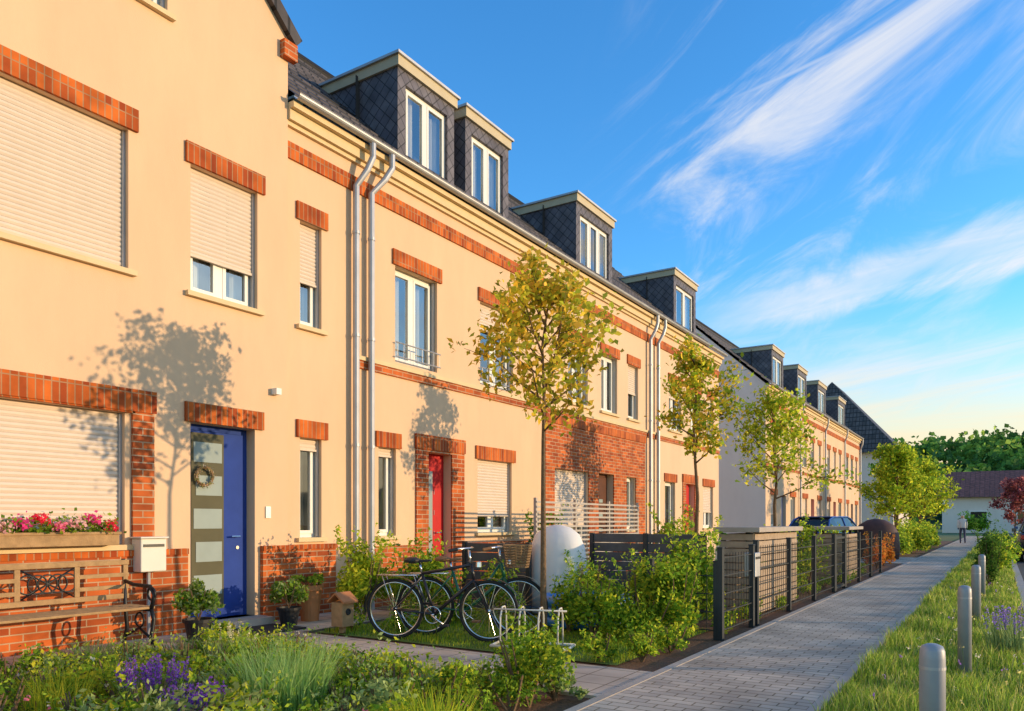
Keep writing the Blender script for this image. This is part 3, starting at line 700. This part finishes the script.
# bin shed
def shed(x0,x1,y0,y1,h):
    e=empty('bin_shed',(x0,y0,0)); W=x1-x0; D=y1-y0; g=G(); z=.05
    while z<h-.1:
        g.box(0,W,-.02,0,z,z+.085); g.box(W,W+.02,0,D,z,z+.085); g.box(0,W,D,D+.02,z,z+.085); g.box(-.02,0,0,D,z,z+.085); z+=.1
    obj('timber_slats',g,'slat',e)
    g=G()
    for a in(0.0,W-.06):
        for b in(0.0,D/2-.03,D-.06): g.box(a+.001,a+.059,b+.001,b+.059,0,h-.03)
    obj('posts',g,'fence',e)
    g=G(); g.box(-.08,W+.1,-.08,D+.08,h-.02,h+.05); obj('roof',g,'kerb',e,bevel=.008)
shed(4.75,5.2,10.4,12.9,1.18)
shed(4.4,5.2,17.6,19.4,1.15)
e=empty('slatted_metal_fence',(1.3,11.2,0)); g=G(); z=.1
while z<1.68: g.box(0,.015,0,4.4,z,z+.035); z+=.085
obj('slats',g,'greyslat',e); g=G()
for k in range(4): g.box(-.05,-.001,1.45*k,1.45*k+.05,0,1.72)
obj('posts',g,'greyslat',e)
GB=basic('grey_board',(.085,.085,.095),.65,var=.3,ns=8)
def screen(x0,x1,y,h):
    e=empty('privacy_screen',(x0,y,0)); W=x1-x0; g=G(); n=max(1,round(W/.9))
    for i in range(n+1): g.box(W*i/n-.03,W*i/n+.03,-.03,.03,0,h+.04)
    obj('posts',g,'fence',e); g=G(); z=.06
    while z<h-.05: g.box(.031,W-.031,-.012,.012,z,z+.125); z+=.135
    obj('boards',g,GB,e,bevel=.004)
screen(2.9,4.6,10.15,1.1); screen(1.4,2.5,9.0,.98)
# covered furniture
e=empty('covered_garden_chair',(2.7,9.45,0)); g=G(); prof=[(.42,.02),(.44,.3),(.43,.7),(.40,.95),(.33,1.12),(.2,1.22),(.05,1.26)]; g.lathe(prof,k=28,sq=.85)
g.v=[(x+.025*math.sin(9*math.atan2(y,x))*(1.2-z),y+.025*math.cos(7*math.atan2(y,x))*(1.2-z),z) for x,y,z in g.v]
obj('fabric_cover',g,'cover',e,smooth=True); g=G(); g.ring((0,0,.12),.44,.008,'z'); obj('hem_cord',g,'black',e)
e=empty('paddling_pool',(3.65,8.55,.015)); g=G()
for k in range(3): g.ring((0,0,.07+.12*k),.55,.065,'z',10,32)
obj('inflatable_rings',g,'pool',e,smooth=True); g=G(); g.lathe([(.5,.2),(.5,.21)],k=32); obj('water',g,'water',e)
e=empty('tarpaulin_covered_barbecue',(4.35,29.3,0)); g=G(); g.lathe([(.72,.0),(.76,.4),(.72,.9),(.56,1.2),(.3,1.36),(.06,1.42)],k=24,sq=.8); obj('cover',g,'coverbrown',e,smooth=True); g=G(); g.ring((0,0,.2),.76,.012,'z'); obj('cord',g,'black',e)
# bollards
for k in range(5):
    e=empty('bollard',(7.75,3.81+3.64*k,0)); g=G(); g.lathe([(.052,0),(.052,.70),(.050,.735),(.042,.755),(.02,.765)],k=24); obj('post',g,'bollard',e,smooth=True)
    g=G(); g.lathe([(.0535,.655),(.0535,.668)],k=24); g.lathe([(.07,.0),(.07,.012),(.056,.02)],k=24); obj('ring_and_base',g,'zinc',e)

# cars
def car(name,x,y,rz,paint):
    e=empty(name,(x,y,-.0),rz); L=2.1
    st=[(-2.1,.70,.45,.80),(-2.02,.80,.30,.95),(-1.6,.86,.22,1.0),(-.8,.88,.2,.98),(.3,.88,.2,.95),(1.1,.86,.22,.88),(1.8,.80,.28,.74),(2.08,.66,.38,.62)]
    g=G(); ring=[]
    for (yy,w,zb,zt) in st:
        sec=[(-w*.9,zb),(-w,zb+.12),(-w*1.0,(zb+zt)/2+.05),(-w*.95,zt-.03),(-w*.82,zt),(w*.82,zt),(w*.95,zt-.03),(w,(zb+zt)/2+.05),(w,zb+.12),(w*.9,zb)]
        ring.append([len(g.v)+i for i in range(10)]); g.v+=[(a,yy,b) for a,b in sec]
    for r,q in zip(ring,ring[1:]):
        for i in range(10): g.f.append((r[i],r[(i+1)%10],q[(i+1)%10],q[i]))
    g.f.append(tuple(ring[0])); g.f.append(tuple(ring[-1][::-1])); obj('body',g,paint,e,smooth=True)
    c=G(); cs=[(-1.95,.72,.97,.98),(-1.55,.62,1.36,.8),(-1.2,.60,1.45,.8),(.0,.60,1.47,.8),(.35,.58,1.40,.8),(1.05,.70,.92,.8)]
    base=[(-1.95,.74,.95),(-1.6,.79,.96),(-1.2,.8,.96),(0,.8,.94),(.45,.79,.93),(1.1,.74,.9)]
    ids=[]
    for (yy,w,zt,_),(yb,wb,zb) in zip(cs,base):
        ids.append(len(c.v)); c.v+=[(-wb,yb,zb),(-w,yy,zt),(w,yy,zt),(wb,yb,zb)]
    for a,b in zip(ids,ids[1:]):
        for i in range(3): c.f.append((a+i,a+i+1,b+i+1,b+i))
    obj('greenhouse_glass',c,'carglass',e)
    r=G(); r.box(-.57,.57,-1.35,.2,1.455,1.495)
    for s in(-1,1):
        r.tube([(s*.73,-1.93,.97),(s*.62,-1.56,1.37),(s*.605,-1.2,1.46),(s*.605,0,1.475),(s*.59,.35,1.41),(s*.71,1.05,.92)],.032,6)
        r.tube([(s*.80,-.45,.95),(s*.61,-.45,1.46)],.03,6); r.box(min(s*.86,s*1.0),max(s*.86,s*1.0),.55,.70,.96,1.08)
    obj('roof_and_pillars',r,paint,e,bevel=.01)
    w=G(); h=G()
    for s in(-1,1):
        for yy in(-1.35,1.3):
            w.tube([(s*.70,yy,.32),(s*.89,yy,.32)],.32,24); h.tube([(s*.885,yy,.32),(s*.9,yy,.32)],.2,10)
    w.box(-.72,.72,-2.13,-2.0,.34,.48)
    obj('tires_and_bumper',w,'rubber',e); obj('hub_caps',h,'chrome',e)
    t=G()
    for s in(-1,1): t.box(min(s*.5,s*.78),max(s*.5,s*.78),-2.1,-1.99,.74,.88)
    obj('tail_lights',t,'taillight',e,bevel=.01); t=G(); t.box(-.26,.26,-2.14,-2.09,.58,.69)
    for s in(-1,1): t.box(min(s*.45,s*.72),max(s*.45,s*.72),1.98,2.05,.58,.68)
    obj('number_plate_and_headlights',t,'white',e,bevel=.008)
car('parked_car',2.9,28.9,math.radians(-12),'carblue'); car('parked_car',9.35,31.5,0,'cargrey'); car('parked_car',9.6,44,0,'carblue')

# ------------------------------------------------------------ planting
bush('box_shrub',5.22,4.55,.34,.34,.62,2000,.045,LIME+GRN)
bush('garden_shrub',4.75,7.75,.5,.42,.62,2400,.05,LIME+GRN)
bush('garden_shrub',4.2,7.6,.42,.3,.8,1700,.06,LIME+GRN)
bush('garden_shrub',5.0,8.0,.42,.42,.95,2400,.06,GRN+LIME)
bush('garden_shrub',4.5,8.15,.4,.4,.9,1900,.06,LIME+GRN)
bush('garden_shrub',3.75,7.85,.35,.3,.7,1400,.055,LIME+GRN)
bush('garden_shrub',4.75,9.3,.5,.45,1.28,2400,.07,LIME+GRN)
bush('garden_shrub',3.3,9.2,.4,.3,.9,1200,.06,LIME+GRN)
bush('garden_shrub',2.5,8.3,.4,.3,.8,1300,.055,LIME+GRN)
bush('garden_shrub',2.0,7.9,.35,.3,.7,1200,.055,GRN+LIME)
bush('garden_shrub',4.4,8.8,.4,.3,.95,1500,.06,LIME)
bush('flowering_shrub',1.9,9.4,.4,.3,.9,1200,.055,GRN,[(.7,.7,.65)])
bush('climbing_shrub',.5,12.9,.4,.8,1.6,1800,.08,GRN)
bush('garden_shrub',3.2,14,.6,.6,1.3,1600,.08,LIME)
bush('garden_shrub',4.6,14.2,.4,.9,1.1,1600,.08,GRN+LIME)
bush('garden_shrub',4.7,16.5,.4,.8,1.4,1500,.08,GRN+LIME)
bush('garden_shrub',1.2,18,.7,1.2,1.7,2200,.1,GRN+LIME)
bush('garden_shrub',4.5,21,.5,1,1.2,1800,.09,GRN+LIME)
RUS=[(.56,.22,.045),(.44,.14,.03),(.30,.17,.03)]
bush('russet_shrub',5.15,23.0,.4,.7,.95,1700,.08,RUS)
bush('russet_shrub',5.1,24.8,.4,.6,.9,1300,.08,RUS)
for k in range(6): bush('hedge_shrub',4.8+random.uniform(-.15,.15),32.8+k*2.8,.75,1.6,1.4+random.uniform(-.2,.3),1900,.13,LIME+GRN)
bush('conical_shrub',7.85,16.9,.36,.36,1.25,2400,.055,[(.06,.13,.025),(.11,.20,.035)])
for k in range(5): bush('verge_shrub',7.9+random.uniform(-.2,.2),22+k*5,.5,.9,.9,1200,.09,GRN+LIME)
# front bed
bush('garden_shrub',4.9,3.9,.38,.35,.45,1500,.045,GRN+LIME)
spiky('ornamental_grass',4.1,3.35,.45,.50,1100,[(.27,.42,.13),(.21,.36,.10),(.37,.50,.18)],.008)
spiky('lavender_plant',3.45,2.85,.3,.32,420,SAGE,.006,[(.20,.07,.42),(.30,.12,.58)],fn=60)
spiky('lavender_plant',4.05,2.75,.28,.26,420,SAGE,.006,[(.20,.07,.42),(.30,.12,.58)],fn=60)
sp=[]
fix=[(4.1,3.35),(3.45,2.85),(4.05,2.75),(4.9,3.9),(5.22,4.55)]
for k in range(1200):
    x=random.uniform(1.45,5.35); y=random.uniform(1.7,4.88)
    if any((x-a)**2+(y-b)**2<(.285)**2 for a,b in sp+fix): continue
    sp.append((x,y)); t=random.random(); s=random.uniform(.75,1.3); hh=1.0 if y<4.3 else .8
    if t<.84: bush('perennial_plant',x,y,.27*s,.27*s,.33*s*hh,620,random.choice([.030,.038,.05]),random.choice([GRN,LIME+GRN,SAGE,LIME,SAGE+LIME]),random.choice([None,None,None,None,[(.75,.72,.6)],[(.7,.2,.3)]]),K=8,fn=.012)
    elif t<.95: spiky('perennial_grass',x,y,.28*s,.28*s*hh,280,random.choice([LIME,SAGE]),.009)
    else: spiky('flowering_perennial',x,y,.26*s,.27*s*hh,260,SAGE,.010,random.choice([[(.7,.65,.45)],[(.6,.18,.25)]]),fn=9)
for x,y in((1.5,6.6),(2.0,6.9),(1.7,7.4),(2.2,7.6),(1.5,4.9),(4.9,6.35),(5.2,6.6),(5.25,7.2)):
    bush('perennial_plant',x,y,.25,.25,.33,500,.045,LIME+GRN,K=7)
for k in range(9): bush('groundcover_plant',5.2+random.uniform(-.1,.05),9.0+k*1.35,.2,.5,.28,500,.045,LIME+GRN)
# lawns as blades
def grass(name,x0,x1,y0,y1,n,h,w,cs,z=0,lean=.5,bias=1.0):
    yy=y0+(y1-y0)*rng.uniform(0,1,n)**bias
    B=np.stack([rng.uniform(x0,x1,n),yy,np.full(n,z)],1)
    k=.75+.5*np.sin(B[:,0]*5+np.sin(B[:,1]*3))*np.sin(B[:,1]*4+1)
    hh=h*np.clip(k,.5,1.3); ww=np.clip(.5+yy/12,.7,4)[:,None]*w
    return blades(name,B,hh,ww,pal(n,cs,.3),lean)
VG=[(.19,.30,.035),(.29,.39,.055),(.41,.46,.08),(.46,.42,.14),(.14,.23,.035)]
grass('front_lawn_grass',1.3,5.1,6.3,8.9,16000,.06,.006,GRN+LIME,.012)
grass('garden_lawn_grass',1.3,4.7,9.1,25,14000,.10,.010,GRN+LIME,.01)
grass('verge_grass',6.99,8.27,2.0,60,70000,.165,.007,VG,.004,.6,2.0)
n=110; yy=2.5+14*rng.uniform(0,1,n)**1.5; xx=rng.uniform(7.3,8.25,n); zz=rng.uniform(.12,.28,n); P=np.stack([xx,yy,zz],1)
e=empty('wild_flowers',(0,0,0)); g=G()
for p in P: g.tube([(p[0]+random.gauss(0,.03),p[1],0),tuple(p)],.0022,3,cap=False)
obj('stems',g,STEM,e)
Q=np.repeat(P,6,axis=0)+rng.normal(size=(n*6,3))*.010; b=np.repeat(rng.integers(0,3,n),6); leaves('petals',Q,.016,np.array([(.34,.18,.55),(.70,.62,.50),(.7,.60,.25)])[b],e,asp=.9)
spiky('lavender_plant',8.1,8.6,.35,.38,380,SAGE,.008,[(.30,.2,.55)],fn=30)
spiky('tall_grass_clump',7.3,3.2,.3,.32,300,VG,.007); spiky('tall_grass_clump',8.1,4.4,.35,.42,400,VG,.007)

# ------------------------------------------------------------ person walking
e=empty('pedestrian',(6.15,52,.03),math.radians(8))
V=[(0,0,.95),(0,0,1.15),(0,0,1.38),(0,0,1.48),(0,.01,1.56),(0,.02,1.66),
   (-.18,0,1.38),(-.23,-.05,1.12),(-.21,.08,.90),(-.21,.12,.82),(.18,0,1.38),(.23,.06,1.12),(.21,.16,.90),(.21,.2,.82),
   (-.09,0,.90),(-.10,.12,.50),(-.10,.06,.09),(-.10,.18,.04),(.09,0,.90),(.10,-.06,.50),(.10,-.26,.12),(.10,-.2,.04)]
E=[(0,1),(1,2),(2,3),(3,4),(4,5),(2,6),(6,7),(7,8),(8,9),(2,10),(10,11),(11,12),(12,13),(0,14),(14,15),(15,16),(16,17),(0,18),(18,19),(19,20),(20,21)]
R=[.14,.13,.14,.055,.085,.085,.06,.045,.035,.03,.06,.045,.035,.03,.09,.065,.045,.035,.09,.065,.045,.035]
me=bpy.data.meshes.new('body'); me.from_pydata(V,E,[]); o=bpy.data.objects.new('body',me); COL.objects.link(o); o.parent=e
o.modifiers.new('skin','SKIN'); 
for i,r in enumerate(R): me.skin_vertices[0].data[i].radius=(r,r)
me.skin_vertices[0].data[0].use_root=True
ss=o.modifiers.new('sub','SUBSURF'); ss.levels=1; ss.render_levels=2
m,nt,b=newmat('clothes_and_skin'); tc=N(nt,'ShaderNodeTexCoord'); sp_=N(nt,'ShaderNodeSeparateXYZ'); nt.links.new(tc.outputs['Object'],sp_.inputs[0])
dv=N(nt,'ShaderNodeMath',operation='DIVIDE'); dv.inputs[1].default_value=1.75; nt.links.new(sp_.outputs[2],dv.inputs[0])
cr=N(nt,'ShaderNodeValToRGB'); cr.color_ramp.interpolation='CONSTANT'; el=cr.color_ramp.elements
el[0].position=0; el[0].color=(.03,.03,.03,1); el[1].position=.05; el[1].color=(.04,.05,.10,1)
for p_,c_ in((.53,(.6,.6,.62,1)),(.84,(.5,.3,.2,1)),(.95,(.06,.035,.02,1))): q=el.new(p_); q.color=c_
nt.links.new(dv.outputs[0],cr.inputs[0]); nt.links.new(cr.outputs[0],b.inputs['Base Color']); b.inputs['Roughness'].default_value=.8; me.materials.append(m)

# ------------------------------------------------------------ light and sky
EL=math.radians(7.5); AZ=math.radians(62)
sd=Vector((math.sin(AZ)*math.cos(EL),math.cos(AZ)*math.cos(EL),math.sin(EL)))
L=bpy.data.lights.new('sun','SUN'); L.energy=4.0; L.angle=math.radians(.5); L.color=(1,.72,.40)
lo=bpy.data.objects.new('sun',L); COL.objects.link(lo); lo.rotation_euler=(-sd).to_track_quat('-Z','Y').to_euler(); lo.location=(30,20,30)
W=bpy.data.worlds.new('World'); S.world=W; W.use_nodes=True; nt=W.node_tree; bg=nt.nodes['Background']
sky=N(nt,'ShaderNodeTexSky',sky_type='NISHITA'); sky.sun_disc=False; sky.sun_elevation=EL; sky.sun_rotation=AZ; sky.air_density=1.0; sky.dust_density=.4; sky.ozone_density=2.0
tc=N(nt,'ShaderNodeTexCoord'); sx=N(nt,'ShaderNodeSeparateXYZ'); nt.links.new(tc.outputs['Generated'],sx.inputs[0])
def mth(op,a,b=None,clamp=False):
    n=N(nt,'ShaderNodeMath',operation=op,use_clamp=clamp)
    for i,v in enumerate((a,b)):
        if v is None: continue
        if isinstance(v,(int,float)): n.inputs[i].default_value=v
        else: nt.links.new(v,n.inputs[i])
    return n.outputs[0]
def sstep(x,a,b,lo_=0,hi=1):
    n=N(nt,'ShaderNodeMapRange',interpolation_type='SMOOTHSTEP'); n.inputs[1].default_value=a; n.inputs[2].default_value=b; n.inputs[3].default_value=lo_; n.inputs[4].default_value=hi
    nt.links.new(x,n.inputs[0]); return n.outputs[0]
X_,Y_,Z_=sx.outputs
s_=mth('ADD',mth('MULTIPLY',X_,.8415),mth('MULTIPLY',Y_,.5403))
q_=mth('SUBTRACT',mth('MULTIPLY',Y_,.8415),mth('MULTIPLY',X_,.5403))
def cloudnoise(su,sv,slope,seed,detail=7,rough=.6,dist=.7):
    cb=N(nt,'ShaderNodeCombineXYZ'); nt.links.new(mth('MULTIPLY',s_,su),cb.inputs[0])
    nt.links.new(mth('MULTIPLY',mth('SUBTRACT',Z_,mth('MULTIPLY',s_,slope)),sv),cb.inputs[1]); nt.links.new(mth('ADD',mth('MULTIPLY',q_,1.2),seed),cb.inputs[2])
    n=N(nt,'ShaderNodeTexNoise'); n.inputs['Scale'].default_value=1; n.inputs['Detail'].default_value=detail; n.inputs['Roughness'].default_value=rough; n.inputs['Distortion'].default_value=dist
    nt.links.new(cb.outputs[0],n.inputs['Vector']); return n.outputs['Fac']
nA=cloudnoise(4.2,8,.6,5.3,7,.64,1.0); nB=cloudnoise(2.4,20,.16,8.1,8,.62,.5)
cA=mth('MULTIPLY',mth('MULTIPLY',sstep(nA,.46,.80),sstep(s_,.06,.24,.0,.80)),sstep(s_,.60,.36,.45,1))
low=mth('MULTIPLY',sstep(Z_,.34,.06),sstep(s_,.05,.5,.25,1))
cB=mth('MULTIPLY',sstep(mth('ADD',nB,mth('MULTIPLY',low,.14)),.46,.74),low)
line=mth('ADD',mth('MULTIPLY',s_,.143),.2175)
dst=mth('ABSOLUTE',mth('ADD',mth('SUBTRACT',Z_,line),mth('MULTIPLY',mth('SUBTRACT',nA,.5),.10)))
cC=mth('MULTIPLY',mth('MULTIPLY',sstep(dst,.040,.0),sstep(s_,.18,.36)),sstep(nB,.3,.58,.45,1))
l2=mth('ADD',mth('MULTIPLY',s_,.237),.4135)
cD=mth('MULTIPLY',mth('MULTIPLY',sstep(mth('ABSOLUTE',mth('SUBTRACT',Z_,l2)),.004,.0),mth('MULTIPLY',sstep(s_,.2,.3),sstep(s_,.352,.345))),.4)
cl=mth('MAXIMUM',mth('MAXIMUM',cA,cB),mth('MAXIMUM',cC,cD),True)
hs=N(nt,'ShaderNodeHueSaturation'); hs.inputs['Saturation'].default_value=1.22; hs.inputs['Value'].default_value=2.9; nt.links.new(sky.outputs[0],hs.inputs['Color'])
warm=mth('MULTIPLY',sstep(Z_,.27,.04),sstep(s_,-.02,.40))
deep=mixrgb(nt,hs.outputs[0],(.50,.84,1.10),mth('MULTIPLY',sstep(Z_,.02,.20),sstep(q_,-.2,.4)),'MULTIPLY')
ccol=mixrgb(nt,(6.3,6.2,6.2),(7.4,5.9,3.6),warm)
skc=mixrgb(nt,deep,(6.4,5.2,3.1),mth('MULTIPLY',warm,.85))
nt.links.new(mixrgb(nt,skc,ccol,cl),bg.inputs['Color']); bg.inputs['Strength'].default_value=.15

# ------------------------------------------------------------ camera
cd=bpy.data.cameras.new('camera'); co=bpy.data.objects.new('camera',cd); COL.objects.link(co)
cd.sensor_width=36; cd.lens=760/1024*36; cd.shift_y=(522-355.5)/1024; cd.clip_end=3000; cd.clip_start=.05
co.location=(8,0,1.3); co.rotation_euler=(math.radians(90),0,math.radians(32.7)); S.camera=co
S.view_settings.view_transform='Standard'; S.view_settings.look='None'; S.view_settings.exposure=0
